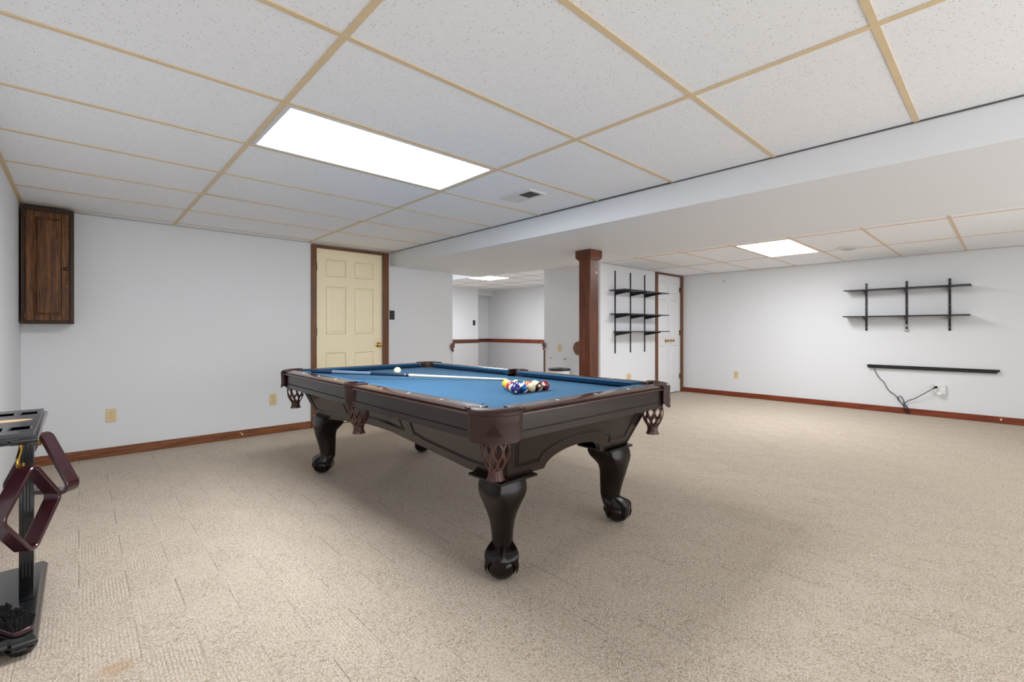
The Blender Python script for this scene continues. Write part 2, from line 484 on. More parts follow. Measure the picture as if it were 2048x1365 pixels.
# baseboards
def baseboard(name, mat, x0, x1, y0, y1, label): return struct(box(name, mat, x0, x1, y0, y1, 0, .078, bevel=.004), label)
baseboard('baseboard_left', 'base_y', XL, XL + .014, YR, YB - .014, 'brown baseboard along the cue stand wall')
baseboard('baseboard_back', 'base', XL, 1.893, YB - .014, YB, 'brown baseboard along the far wall')
baseboard('baseboard_back_2', 'base', 2.848, 3.837, YB - .014, YB, 'brown baseboard right of the cream door')
baseboard('baseboard_right', 'base_y', XR - .014, XR, YR, CLY - .0, 'reddish brown baseboard below the long shelves')
baseboard('baseboard_closet', 'base', CLX, 6.955, CLY - .014, CLY, 'brown baseboard below the short shelves')
baseboard('baseboard_passage', 'base_y', CLX - .014, CLX, CLY, CLE, 'brown baseboard behind the column')

# ------------------------------------------------------------------ doors
def panel_leaf(parent, mat, x0, x1, yf, z0, z1, cols, rows, name='leaf', thick=.036, m=.0):
    """door leaf with real recessed, raised panels; yf is the face towards the room"""
    mb = MB(); xs = sorted({x0, x1, *[c for p in cols for c in p]}); zs = sorted({z0, z1, *[c for p in rows for c in p]})
    for i in range(len(xs) - 1):
        for j in range(len(zs) - 1):
            hole = any(a <= xs[i] and xs[i + 1] <= b for a, b in cols) and any(a <= zs[j] and zs[j + 1] <= b for a, b in rows)
            y0 = yf + (.010 if hole else 0)
            mb.box(xs[i], xs[i + 1], y0, yf + thick, zs[j], zs[j + 1])
    leaf = mb.build(name, mat, parent, smooth=0)
    for a, b in cols:
        for c, d in rows:
            e = .004; g = .030
            ring = lambda k, y: [(a + k, y, c + k), (b - k, y, c + k), (b - k, y, d - k), (a + k, y, d - k)]
            MB().loft([ring(0, yf + .0095), ring(.004, yf + .001), ring(.012, yf + .008), ring(.016, yf + .0095), ring(g + .014, yf + .003), ring(g + .016, yf + .003)]).build('door_panel', mat, leaf, smooth=0)
    return leaf

def knob(parent, mat, x, y, z, r=.026, name='door_knob'):
    # axis along -y
    pr = [(.004, 0), (r * 1.15, -.001), (r * 1.2, -.006), (r * .5, -.012), (r * .42, -.03), (r * .8, -.036), (r, -.048), (r * .85, -.06), (r * .3, -.066)]
    return MB().lathe(pr, (x, y, z), 20, 'y').build(name, mat, parent)

d1 = struct(empty('door_1', (0, 0, 0)), 'cream six-panel door in a dark wood frame on the far wall')
yf = YB + .012
lf = panel_leaf(d1, 'cream', D0 + .003, D1 - .003, yf, .012, DZ - .003, [(2.07, 2.305), (2.415, 2.65)], [(.25, .835), (1.05, 1.60), (1.716, 1.914)])
knob(lf, 'brass', 2.715, yf, .915)
for hz in (1.815, 1.079, .27): box('hinge', 'bronze', D0 - .008, D0 + .012, yf - .012, yf, hz - .045, hz + .045, d1, .003)
box('casing', 'casing', 1.895, D0 + .002, YB - .016, YB - .0003, 0, 2.066, d1, .005)
box('casing', 'casing', D1 - .002, 2.848, YB - .016, YB - .0003, 0, 2.066, d1, .005)
box('casing', 'casing_x', D0 + .002, D1 - .002, YB - .016, YB - .0003, DZ - .002, 2.066, d1, .005)
box('door_back', 'cream', D0, D1, YB + .09, YB + T, 0, DZ, d1)

d2 = struct(empty('door_2', (0, 0, 0)), 'white panelled double closet door with brass knobs in a dark frame')
yc = CLY + .012; cm_ = 7.43
for a, b in ((C0 + .003, cm_ - .002), (cm_ + .002, C1 - .003)):
    lf = panel_leaf(d2, 'white', a, b, yc, .015, 2.034, [(a + .075, b - .075)], [(.277, .83), (.97, 1.62), (1.73, 1.92)])
    knob(lf, 'brass', b - .10 if a < 7.2 else a + .085, yc, .915, .022)
knob(d2, 'brass', cm_ + .0, yc - .001, .915, .017, 'latch')
box('casing', 'casing', 6.962, C0 + .002, CLY - .016, CLY - .0003, 0, 2.064, d2, .004)
box('casing', 'casing', C1 - .002, XR - .002, CLY - .016, CLY - .0003, 0, 2.064, d2, .004)
box('casing', 'casing_x', C0 + .002, C1 - .002, CLY - .016, CLY - .0003, 2.035, 2.064, d2, .004)
for hz in (1.81, 1.05, .28):
    box('hinge', 'bronze', C0 - .006, C0 + .014, yc - .014, yc, hz - .045, hz + .045, d2, .003)
    box('hinge', 'bronze', C1 - .014, C1 + .006, yc - .014, yc, hz - .045, hz + .045, d2, .003)
box('door_back', 'white', C0, C1, CLY + .09, CLY + T, 0, 2.037, d2)

# ================================================================== ceiling fixtures
def troffer(label, x0, x1, y0, y1, z, lamp='lamp'):
    t = tag(empty('ceiling_light', ((x0 + x1) / 2, (y0 + y1) / 2, z)), label, 'light', 'fluorescent ceiling troffers')
    hx, hy = (x1 - x0) / 2 - .013, (y1 - y0) / 2 - .013
    w_ = .022
    mb = MB().box(-hx, hx, -hy, -hy + w_, -.002, .02).box(-hx, hx, hy - w_, hy, -.002, .02)
    mb.box(-hx, -hx + w_, -hy + w_, hy - w_, -.002, .02).box(hx - w_, hx, -hy + w_, hy - w_, -.002, .02)
    mb.build('frame', 'vent_white', t, .002)
    df = box('diffuser', 'vent_white', -hx + w_, hx - w_, -hy + w_, hy - w_, .002, .008, t)
    df.data.materials.append(M[lamp])
    for p_ in df.data.polygons:
        if p_.normal.z < -.9: p_.material_index = 1      # only the lower face glows
    mb = MB().box(-hx, hx, -hy, hy, .05, .07)
    mb.build('housing', 'vent_white', t)
    return t
troffer('long glowing ceiling light above the pool table', .6457, 1.865, ys[r1], ys[r1 + 1], ZC)
troffer('glowing ceiling light beyond the soffit near the long shelves', 5.5, 6.72, ys2[r2], ys2[r2 + 1], ZC2, 'lamp_right')
troffer('small square ceiling light glowing in the stair alcove', 5.27, 5.88, 6.29, 6.90, ZC2, 'lamp_far')
sl = tag(empty('stairwell_fill_lamp', (4.3, 6.9, 2.70)), 'unseen round lamp added in the stairwell to brighten the alcove', 'light')  # added out of view; lifts the alcove and the passage wall
MB().lathe([(.02, 0), (.16, 0), (.16, -.02), (.02, -.02)], n=24).build('mount', 'vent_white', sl)
MB().lathe([(.15, -.0205), (.145, -.05), (.10, -.075), (.02, -.085)], n=24).build('globe', 'lamp_far', sl)

# supply register beside the soffit
v = tag(empty('ceiling_vent', (2.365, 2.413, ZC)), 'white rectangular ceiling register with dark louvres beside the soffit', 'vent')
mb = MB().box(-.085, .085, -.155, -.130, -.006, .004).box(-.085, .085, .130, .155, -.006, .004)
mb.box(-.085, -.055, -.13, .13, -.006, .004).box(.055, .085, -.13, .13, -.006, .004).box(-.055, .055, -.006, .006, -.006, .004)
mb.build('frame', 'vent_white', v, .002)
box('throat', 'vent_dark', -.055, .055, -.13, -.006, .0015, .0024, v)
box('throat', 'vent_white', -.055, .055, .006, .13, .0015, .0024, v)
for k in range(9):
    y = -.122 + k * .0135; box('louvre', 'vent_dark', -.055, .055, y - .001, y + .004, -.005, .001, v)
for k in range(9):
    y = .012 + k * .0135; box('louvre', 'vent_white', -.055, .055, y, y + .006, -.005, .001, v)

sm = tag(empty('ceiling_diffuser', (6.6, 1.27, ZC2)), 'round white air diffuser on the ceiling beside the glowing light', 'vent')
MB().lathe([(.02, .002), (.118, .002), (.12, -.004), (.108, -.012), (.085, -.014), (.02, -.014)], n=32).build('disc', 'vent_white', sm)
MB().lathe([(.01, -.013), (.078, -.0145), (.074, -.022), (.05, -.03), (.01, -.031)], n=32).build('centre_cone', 'tee_white', sm)

# ================================================================== wooden column
col_ = tag(empty('support_column', (3.78, 2.90, 0)), 'square reddish wooden column under the soffit behind the table', 'column')
box('shaft', 'post', -.07, .07, -.07, .07, 0, 1.83, col_, .003)
mb = MB()
mb.loft([[(sx * h, sy * h, z) for sx, sy in ((-1, -1), (1, -1), (1, 1), (-1, 1))] for h, z in ((.071, 1.803), (.076, 1.803), (.096, 1.826), (.096, 1.9005), (.0, 1.9005))], True)
mb.build('capital', 'post', col_, .002)
box('base_trim', 'post', -.082, .082, -.082, .082, 0, .08, col_, .004)
# knot and torn veneer high on the right face
MB().lathe([(.012, -.0006), (.010, .0008), (.002, .001)], (.035, -.070, 1.68), 10, 'y').build('veneer_scar', 'inlay', col_)
MB().lathe([(.006, -.0012), (.004, -.0002), (.001, 0)], (.036, -.0705, 1.70), 8, 'y').build('veneer_scar', 'ink', col_)

# ================================================================== wall cabinet
cb = tag(empty('wall_cabinet', (-.1785, YB, 1.147)), 'dark oak wall cabinet with one panel door in the corner', 'cabinet')
HW, HH, DP = .1475, .905, .208
box('body', 'oak_dark', -HW, HW, -DP + .02, -.0005, 0, HH, cb)
mb = MB().box(-HW, -HW + .028, -DP, -DP + .02, 0, HH).box(HW - .026, HW, -DP, -DP + .02, 0, HH)
mb.box(-HW + .028, HW - .026, -DP, -DP + .02, 0, .028).box(-HW + .028, HW - .026, -DP, -DP + .02, HH - .04, HH)
mb.build('face_frame', 'oak_dark', cb, .002)
dx0, dx1, dz0, dz1, dy = -HW + .026, HW - .028, .024, HH - .036, -DP
dr = MB()
st = .045
dr.box(dx0, dx0 + st, dy - .018, dy - .0005, dz0, dz1).box(dx1 - st, dx1, dy - .018, dy - .0005, dz0, dz1)
dr.box(dx0 + st, dx1 - st, dy - .018, dy - .0005, dz0, dz0 + st).box(dx0 + st, dx1 - st, dy - .018, dy - .0005, dz1 - st, dz1)
door = dr.build('door', 'oak', cb, .003)
a, b, c, d = dx0 + st, dx1 - st, dz0 + st, dz1 - st
ring = lambda k, y: [(a + k, y, c + k), (b - k, y, c + k), (b - k, y, d - k), (a + k, y, d - k)]
MB().loft([ring(0, dy - .001), ring(0, dy - .006), ring(.012, dy - .008), ring(.016, dy - .013), ring(.018, dy - .0135)]).build('door_panel', 'oak', door, smooth=0)
MB().lathe([(.004, -.017), (.013, -.0185), (.006, -.024), (.006, -.03), (.013, -.036), (.014, -.042), (.008, -.047), (.002, -.048)], (dx1 - .018, dy, .435), 16, 'y').build('knob', 'bronze', door)
for z in (.06, HH - .07): box('hinge', 'bronze', dx0 - .010, dx0 + .002, dy - .012, dy - .0003, z - .022, z + .022, cb, .002)
for z in (.30, .75): MB().lathe([(.003, -.018), (.003, -.0195), (.001, -.02)], (dx1 - .014, dy, z), 8, 'y').build('catch_pin', 'brass', door)

# ================================================================== outlets, switches and small wall fittings
def plate(name, label, cat, loc, rz, mat='beige', w_=.07, h=.116, gangs=1, kind='outlet', dark='beige_dark', group=None):
    """built facing -y, back on y=0"""
    t = tag(empty(name, loc, rz), label, cat, group)
    W = w_ / 2 + (gangs - 1) * .023
    box('plate', mat, -W, W, -.006, -.0004, -h / 2, h / 2, t, .003)
    for g in range(gangs):
        cx = (g - (gangs - 1) / 2) * .046
        if kind == 'outlet':
            for s in (-1, 1):
                r = MB().lathe([(.0165, -.0055), (.0165, -.0075), (.004, -.0078)], (cx, 0, s * .0195), 18, 'y').build('receptacle', mat, t)
                for q in (-1, 1): box('slot', dark, cx + q * .0062 - .0013, cx + q * .0062 + .0013, -.0084, -.0076, s * .0195, s * .0195 + .008, r)
                MB().lathe([(.0026, -.0076), (.0026, -.0084)], (cx, 0, s * .0195 - .007), 8, 'y').build('slot', dark, r)
        else:
            box('collar', mat, cx - .006, cx + .006, -.0072, -.0055, -.013, .013, t, .001)
            MB().box(cx - .0035, cx + .0035, -.016, -.006, -.001, .008).build('toggle', 'chrome' if mat == 'black_pl' else mat, t, .001)
        for s in ((0,) if kind == 'outlet' else (-.03, .03)):
            MB().lathe([(.003, -.0058), (.003, -.0068), (.001, -.007)], (cx, 0, s), 8, 'y').build('screw', 'chrome', t)
    return t
plate('wall_outlet', 'beige outlet low on the far wall beside the cue stand', 'outlet', (.202, YB, .354), 0)
plate('wall_outlet', 'beige outlet low on the far wall beside the cream door', 'outlet', (1.505, YB, .360), 0)
plate('light_switch', 'black light switch on the wall beside the cream door', 'switch', (2.898, YB, 1.288), 0, 'black_pl', kind='switch')
plate('light_switch', 'black light switch above the chair rail in the stair alcove', 'switch', (6.625, ALY, 1.266), 0, 'black_pl', kind='switch')
plate('wall_outlet', 'wide beige double outlet below the three short black shelves', 'outlet', (6.18, CLY, .372), 0, gangs=2)
plate('wall_plate', 'beige wall plate on the white wall between the alcove and column', 'wall plate', (CLX, 4.74, .828), -pi / 2, kind='switch')
plate('wall_outlet', 'small beige outlet on the wall near the white closet door', 'outlet', (XR, 3.046, .36), -pi / 2)
# door stops
def door_stop(loc, rz, label):
    t = tag(empty('door_stop', loc, rz), label, 'door stop')
    MB().lathe([(.002, -.0003), (.011, -.0005), (.011, -.004), (.005, -.006), (.002, -.006)], n=12, axis='y').build('mount', 'brass', t)
    pts = [(.0045 * math.cos(k * .9), -.005 - k * .0009, .0045 * math.sin(k * .9)) for k in range(62)]
    MB().tube(pts, .0013, 5).build('spring', 'brass', t)
    MB().lathe([(.003, -.058), (.007, -.06), (.007, -.070), (.003, -.073)], n=12, axis='y').build('tip', 'white_pl', t)
    return t
door_stop((1.197, YB - .014, .05), 0, 'brass spring door stop on the far wall baseboard')
door_stop((XR - .014, .044, .05), -pi / 2, 'spring door stop on the baseboard below the long shelves')

# hook high on right wall, wall anchors on the passage wall
hk = tag(empty('wall_hook', (XR, 3.238, 1.917), -pi / 2), 'tiny metal hook high on the wall near the closet', 'hook')
box('mount', 'chrome', -.008, .008, -.003, -.0003, -.012, .012, hk, .001)
MB().tube([(0, -.003, .004), (0, -.012, .002), (0, -.018, -.006), (0, -.015, -.012)], .0025, 6).build('hook', 'chrome', hk)
for i, (y, z, lb) in enumerate(((4.912, .66, 'white cable stub on the wall above the white bin'), (4.634, .657, 'grey wall anchor between the white bin and column'))):
    t = tag(empty('wall_anchor', (CLX, y, z), -pi / 2), lb, 'fitting')
    MB().lathe([(.004, -.0004), (.022, -.001), (.019, -.007), (.006, -.009)], n=14, axis='y').build('flange', 'white_pl' if i == 0 else 'vent_white', t)
    MB().tube([(0, -.006, 0), (.003, -.018, -.003), (.012, -.026, -.010)], .006, 8).build('stub', 'vent_dark', t)

# carved wood pieces at the opening and the round plaque
def carving(loc, label, mir=1):
    t = tag(empty('carved_bracket', loc), label, 'bracket')
    mb = MB()
    for (x, y, z, r, s) in ((0, -.02, .02, .030, 1.25), (.012 * mir, -.026, .045, .020, 1.0), (-.014 * mir, -.026, -.008, .022, 1.2), (.004 * mir, -.024, -.042, .015, 1.5), (.020 * mir, -.02, .008, .016, 1.1), (-.012 * mir, -.026, .03, .016, 1.0)):
        mb.sphere((x, y, z), r, 14, 9, s)
    mb.build('carving', 'carved', t)
    return t
ca = carving((3.824, YB, .856), 'small carved wooden bracket at the end of the far wall')
box('corner_guard', 'vent_white', -.004, .018, -.008, -.0004, -.85, -.06, ca, .002)
cbk = carving((CLX - .0, CLE - .012, .84), 'small carved wooden bracket at the alcove corner near the bin', -1)
cbk.rotation_euler = (0, 0, -pi / 2)
box('corner_guard', 'carved', -.02, .012, -.008, -.0004, -.835, -.06, cbk, .002)
pq = tag(empty('wall_plaque', (CLX, 4.36, .826), -pi / 2), 'round carved wooden plaque half hidden behind the column', 'plaque')
MB().lathe([(.01, -.0005), (.10, -.0005), (.104, -.012), (.094, -.022), (.078, -.016), (.07, -.018), (.02, -.026), (.004, -.028)], n=32, axis='y').build('disc', 'copper', pq)
for k in range(10):
    a = 2 * pi * k / 10; MB().sphere((.055 * math.cos(a), -.021, .055 * math.sin(a)), .014, 10, 7).build('petal', 'copper', pq)

# bin
bn = tag(empty('waste_bin', (5.22, 4.55, 0)), 'white round bin with a black rim behind the table', 'bin')
MB().lathe([(.02, .0), (.125, .0), (.13, .01), (.155, .50), (.150, .50), (.122, .02), (.02, .02)], n=36).build('body', 'sponge', bn)
MB().lathe([(.148, .497), (.163, .499), (.166, .512), (.160, .525), (.12, .530), (.05, .533), (.045, .52), (.12, .517), (.148, .51)], n=36).build('lid_rim', 'black_pl', bn)

# ================================================================== black shelving
def standard(parent, x, z0, z1, depth=.012):
    o = MB().box(x - .011, x + .011, -depth, -.0005, z0, z1).build('upright', 'black_steel', parent, .001)
    z = z0 + .03
    zs = (z0 + .04, (z0 + z1) / 2, z1 - .04)
    for z in zs: MB().lathe([(.005, -depth), (.0045, -depth - .002), (.001, -depth - .003)], (x, 0, z), 8, 'y').build('screw', 'chrome', o)
    return o
def bracket(parent, x, z, L, h=.055):
    poly = [(-.010, z), (-L, z), (-L, z - .012), (-.010, z - h)]
    return MB().prism(poly, lambda a, b, t: (x + t, a, b), -.006, .006).build('bracket', 'black_steel', parent, .001)

# long shelves on the right wall: built facing -y, turned to face -x (local x = world -y)
def shelf_unit(loc, rz, label, ups, z0, z1, boards, L, group='black wall shelf units'):
    t = tag(empty('wall_shelf_unit', loc, rz), label, 'shelf', group)
    for x in ups: standard(t, x, z0, z1)
    for (a, b, z, use) in boards:
        box('shelf_board', 'black_steel', a, b, -L - .012, -.014, z, z + .014, t, .002)
        for i in use: bracket(t, ups[i], z - .0003, L)
    return t
shelf_unit((XR, .9, 0), -pi / 2, 'black shelf unit with two long boards on the right-hand wall', [-.416, .008, .418], 1.09, 1.74,
           [(-.63, .615, 1.63, (0, 1, 2)), (-.64, .605, 1.273, (0, 1, 2))], .235)
shelf_unit((6.22, CLY, 0), 0, 'black shelf unit with three short boards beside the white closet', [-.41, 0, .41], .752, 1.98,
           [(-.57, .66, 1.672, (0, 1, 2)), (-.55, .665, 1.325, (0, 1, 2)), (-.46, .68, 1.068, (0, 2))], .285)
# clip hanging at the middle upright
cl = tag(empty('hanging_clip', (XR - .0145, .893, 1.13), -pi / 2), 'small silver clip hanging at the middle long shelf upright', 'clip')
MB().lathe([(.006, .0), (.016, -.001), (.016, -.006), (.006, -.008)], (0, 0, .025), 14, 'y').build('disc', 'chrome', cl)
MB().lathe([(.004, .0), (.018, -.001), (.018, -.007), (.004, -.009)], (.002, 0, -.035), 14, 'y').build('disc', 'chrome', cl)
MB().tube([(0, -.004, .012), (.004, -.006, -.004), (0, -.004, -.02)], .003, 6).build('link', 'black_steel', cl)

# horizontal black rail low on the wall with cord, adapter and plug
br = tag(empty('wall_rail', (XR, .68, .61), -pi / 2), 'long black metal rail fixed low under the long shelves', 'rail')
box('back_channel', 'black_steel', -.625, .627, -.022, -.0005, -.008, .018, br, .001)
box('front_channel', 'black_steel', -.615, .607, -.042, -.023, -.026, .006, br, .001)
for x in (-.43, -.05, .35): MB().lathe([(.004, -.042), (.0035, -.044), (.001, -.0445)], (x, 0, -.008), 8, 'y').build('screw', 'chrome', br)
cp = [(1.262, .632), (1.23, .593), (1.203, .513), (1.165, .441), (1.123, .398), (1.086, .314), (1.044, .265), (.998, .229), (.972, .179), (.942, .137), (.917, .107), (.912, .055), (.897, .031), (.877, .06), (.892, .11), (.917, .146), (.927, .191), (.947, .228), (.972, .219), (.972, .186), (.942, .143), (.912, .114), (.877, .073), (.862, .022), (.892, .019), (.917, .087), (.912, .134), (.872, .177), (.813, .21), (.759, .254), (.687, .313), (.625, .365)]
def smooth_path(pts, k=4):
    P = [Vector(p) for p in pts]; out = []
    for i in range(len(P) - 1):
        p0, p1, p2, p3 = P[max(i - 1, 0)], P[i], P[i + 1], P[min(i + 2, len(P) - 1)]
        for q in range(k):
            t = q / k
            out.append(.5 * ((2 * p1) + (p2 - p0) * t + (2 * p0 - 5 * p1 + 4 * p2 - p3) * t * t + (-p0 + 3 * p1 - 3 * p2 + p3) * t ** 3))
    out.append(P[-1]); return out
path = []
for i, (y, z) in enumerate(cp):
    off = .052 if i < 3 else .022 + .008 * ((i * 7) % 3)
    if i > len(cp) - 5: off = .03 + .012 * (i - len(cp) + 5)
    path.append((XR - off, y, z))
cord = tag(empty('power_cord', (XR, .9, 0)), 'looped black power cord hanging from the low rail to the outlet', 'cord')
mb = MB().tube([p - Vector((XR, .9, 0)) for p in smooth_path(path)], .0045, 8); mb.build('cable', 'black_pl', cord)
px, py_, pz = path[-1]
MB().tube([(px - XR, py_ - .9, pz), (px - XR + .012, py_ - .9 - .012, pz + .010), (-.045, py_ - .9 - .022, pz + .016)], [.007, .013, .015], 10).build('plug', 'black_pl', cord)
ad = tag(empty('outlet_adapter', (XR, .571, .357), -pi / 2), 'white six-way outlet adapter with the plugged in cord', 'adapter')
box('body', 'white_pl', -.052, .052, -.036, -.0005, -.062, .062, ad, .006, seg=3)
for cx in (-.026, .006, .034):
    for cz in (-.03, .028):
        for q in (-1, 1): box('slot', 'vent_dark', cx + q * .005 - .0012, cx + q * .005 + .0012, -.0372, -.0355, cz, cz + .009, ad)
        MB().lathe([(.0024, -.0355), (.0024, -.0372)], (cx, 0, cz - .007), 8, 'y').build('slot', 'vent_dark', ad)
nl = tag(box('plug_in_charger', 'white_pl', -.03, .022, -.062, -.0375, -.075, -.035, None, .004), 'small white charger block plugged into the adapter', 'charger')
nl.location = (XR, .571, .357); nl.rotation_euler = (0, 0, -pi / 2)

# ================================================================== pool table
TX, TY = 1.815, 2.565
tb = tag(empty('pool_table', (TX, TY, 0)), 'dark espresso pool table with blue cloth and claw feet', 'pool table')
HX, HY = .70, 1.27
BED = .750
# --- bed with pocket notches
def notch(cx, cy, r, a0, a1, n=10): return [(cx + r * math.cos(a0 + (a1 - a0) * i / n), cy + r * math.sin(a0 + (a1 - a0) * i / n)) for i in range(n + 1)]
bx, by = .60, 1.17
outl = []
for sx, sy in ((1, 1), (-1, 1), (-1, -1), (1, -1)):
    pts = notch(.585, 1.155, .062, -pi / 2 + .24, -pi - .24) if True else []
    pts = [(sx * a, sy * b) for a, b in pts]
    if sx * sy < 0: pts = pts[::-1]
    if (sx, sy) == (1, 1): q1 = pts
    elif (sx, sy) == (-1, 1): q2 = pts
    elif (sx, sy) == (-1, -1): q3 = pts
    else: q4 = pts
sideL = notch(-.615, 0, .062, pi / 2 - .24, -pi / 2 + .24); sideR = [(-a, b) for a, b in sideL][::-1]
outl = q1 + q2 + sideL + q3 + q4 + sideR
MB().prism(outl, lambda a, b, t: (a, b, t), BED - .028, BED).build('bed', 'felt', tb, smooth=0)

SIDE = {'L': lambda s, n, z: (-n, s, z), 'R': lambda s, n, z: (n, s, z), 'N': lambda s, n, z: (s, -n, z), 'F': lambda s, n, z: (s, n, z)}
def rail(side, s0, s1, corner0, corner1):
    """rail cap + cushion + apron from s0 to s1; corner flags say which end faces a corner pocket"""
    fn = SIDE[side]; H = HX if side in 'LR' else HY
    cap = [(-.090, .7895), (-.084, .7915), (-.022, .7890), (-.012, .7880), (-.005, .7860), (-.002, .7830), (-.004, .7795), (-.010, .7780),
           (-.0085, .7755), (-.0035, .7735), (.0, .7695), (.0, .7655), (-.004, .7625), (-.012, .7605), (-.030, .7590), (-.090, .7590)]
    rl = MB().prism(cap, lambda a, z, s: fn(s, H + a, z), s0, s1).build('rail', 'railtop', tb, smooth=50)
    ap = MB()
    apo = [(-.016, .7600), (-.016, .7010), (-.0215, .7000), (-.0215, .6965), (-.0145, .6955), (-.0145, .666), (-.034, .666), (-.036, .7600)]
    ap.prism(apo, lambda a, z, s: fn(s, H + a, z), s0 + .002, s1 - .002)
    apron = ap.build('apron', 'table', tb, smooth=30)
    ln = MB().prism([(-.0213, .6965), (-.0213, .7000), (-.0160, .7000), (-.0160, .6965)], lambda a, z, s: fn(s, H + a - .0008, z), s0 + .003, s1 - .003)
    ln.build('groove', 'groove', apron)
    MB().prism([(-.0925, .780), (-.0925, .7898), (-.0885, .7902), (-.0885, .780)], lambda a, z, s: fn(s, H + a, z), s0 + .012, s1 - .012).build('feather_strip', 'groove', rl, smooth=0)
    # cushion: ends splay away from the pockets towards the back
    prof = [(-.0905, .7575), (-.0905, .7888), (-.110, .7892), (-.135, .7884), (-.141, .7855), (-.138, .7790), (-.118, .7575)]
    b0 = .045 if corner0 else .010; b1 = .045 if corner1 else .010
    n0 = s0 + (-.022 if not corner0 else .055); n1 = s1 - (-.022 if not corner1 else .055)
    n0 = s0 + (.008 if not corner0 else .045); n1 = s1 - (.008 if not corner1 else .045)
    def ring(s, d):
        out = []
        for a, z in prof:
            k = (-.0905 - a) / .0505
            out.append(fn(s + d * k, H + a, z))
        return out
    MB().loft([ring(n0, b0), ring(n1, -b1)]).build('cushion', 'felt', rl, smooth=40)
    return rl
def sight(rl, side, s):
    fn = SIDE[side]; H = HX if side in 'LR' else HY
    dpt = [(-.013, -.058), (0, -.054), (.013, -.058), (0, -.062)] if False else [(-.004, -.064), (.004, -.064), (.004, -.046), (-.004, -.046)]
    MB().prism(dpt, lambda a, b, t: fn(s + a, H + b, t), .7885, .7914).build('sight', 'pearl', rl, smooth=0)
EY0, EY1, EX = .055, 1.135, .565
for side in 'LR':
    for sg in (-1, 1):
        a, b = (EY0, EY1) if sg > 0 else (-EY1, -EY0)
        rl = rail(side, a, b, sg < 0, sg > 0)
        for k in (1, 2, 3): sight(rl, side, sg * (.02 + k * .279))
for side in 'NF':
    rl = rail(side, -EX, EX, True, True)
    for k in (-1, 0, 1): sight(rl, side, k * .279)

# --- pockets
def superloft(mb, secs): mb.loft(secs)
def net(parent, cx, cy):
    prof = [(.0560, .672), (.0575, .650), (.0585, .628), (.0565, .604), (.0500, .582), (.0400, .562), (.0310, .548), (.0275, .538)]
    N = 9
    def rz(t):
        t = max(0, min(1, t)) * (len(prof) - 1); i = min(int(t), len(prof) - 2); f = t - i
        return prof[i][0] * (1 - f) + prof[i + 1][0] * f, prof[i][1] * (1 - f) + prof[i + 1][1] * f
    mb = MB(); cells = 3.0; STEP = 26
    for k in range(N):
        for sg in (-1, 1):
            rings = []
            for i in range(STEP + 1):
                t = i / STEP
                # strand swings between its two neighbours and touches them in turn
                a = 2 * pi * (k + .25 * sg * (1 - math.cos(0)) ) / N
                a = 2 * pi / N * (k + sg * .25 * (1 - math.cos(2 * pi * t * cells / 2)) )
                r, z = rz(t); hw = (.0042 + .0016 * t) / r; th = .0022
                e = (math.cos(a - hw), math.sin(a - hw)); f_ = (math.cos(a + hw), math.sin(a + hw))
                rings.append([(cx + e[0] * (r + th), cy + e[1] * (r + th), z), (cx + f_[0] * (r + th), cy + f_[1] * (r + th), z),
                              (cx + f_[0] * (r - th), cy + f_[1] * (r - th), z), (cx + e[0] * (r - th), cy + e[1] * (r - th), z)])
            mb.loft(rings)
    mb.lathe([(.0265, .541), (.0295, .541), (.0300, .534), (.0265, .534)], (cx, cy, 0), 24)
    # slit skirt under the neck
    for k in range(16):
        a0, a1 = 2 * pi * k / 16 + .03, 2 * pi * (k + 1) / 16 - .03
        rr = []
        for r, z in ((.0285, .540), (.0290, .525), (.0315, .512), (.0350 + .003 * (k % 2), .500)):
            rr.append([(cx + r * math.cos(a0), cy + r * math.sin(a0), z), (cx + r * math.cos(a1), cy + r * math.sin(a1), z),
                       (cx + (r - .003) * math.cos(a1), cy + (r - .003) * math.sin(a1), z), (cx + (r - .003) * math.cos(a0), cy + (r - .003) * math.sin(a0), z)])
        mb.loft(rr)
    mb.lathe([(.0535, .672), (.0600, .673), (.0600, .684), (.0535, .684)], (cx, cy, 0), 28)
    return mb.build('net_basket', 'leather_net', parent, smooth=50)

def emblem(parent, px_, py_, ang, r0):
    """embossed triangle of balls on a corner shield; ang = outward direction"""
    mb = MB()
    def pt(u, z, d): a = ang + u / r0; return (px_ + (r0 + d) * math.cos(a), py_ + (r0 + d) * math.sin(a), z)
    tri = [(-.030, .692), (.030, .692), (0, .738)]
    for i in range(3):
        a, b = tri[i], tri[(i + 1) % 3]; n = 8
        mb.tube([pt(a[0] + (b[0] - a[0]) * q / n, a[1] + (b[1] - a[1]) * q / n, -.0004) for q in range(n + 1)], .0013, 6)
    for rrow in range(6):
        z = .698 + rrow * .0056; hw = .024 * (.738 - z) / .046
        mb.tube([pt(-hw + 2 * hw * q / 5, z, -.0006) for q in range(6)], .0011, 5)
    return mb.build('emblem', 'leather', parent)

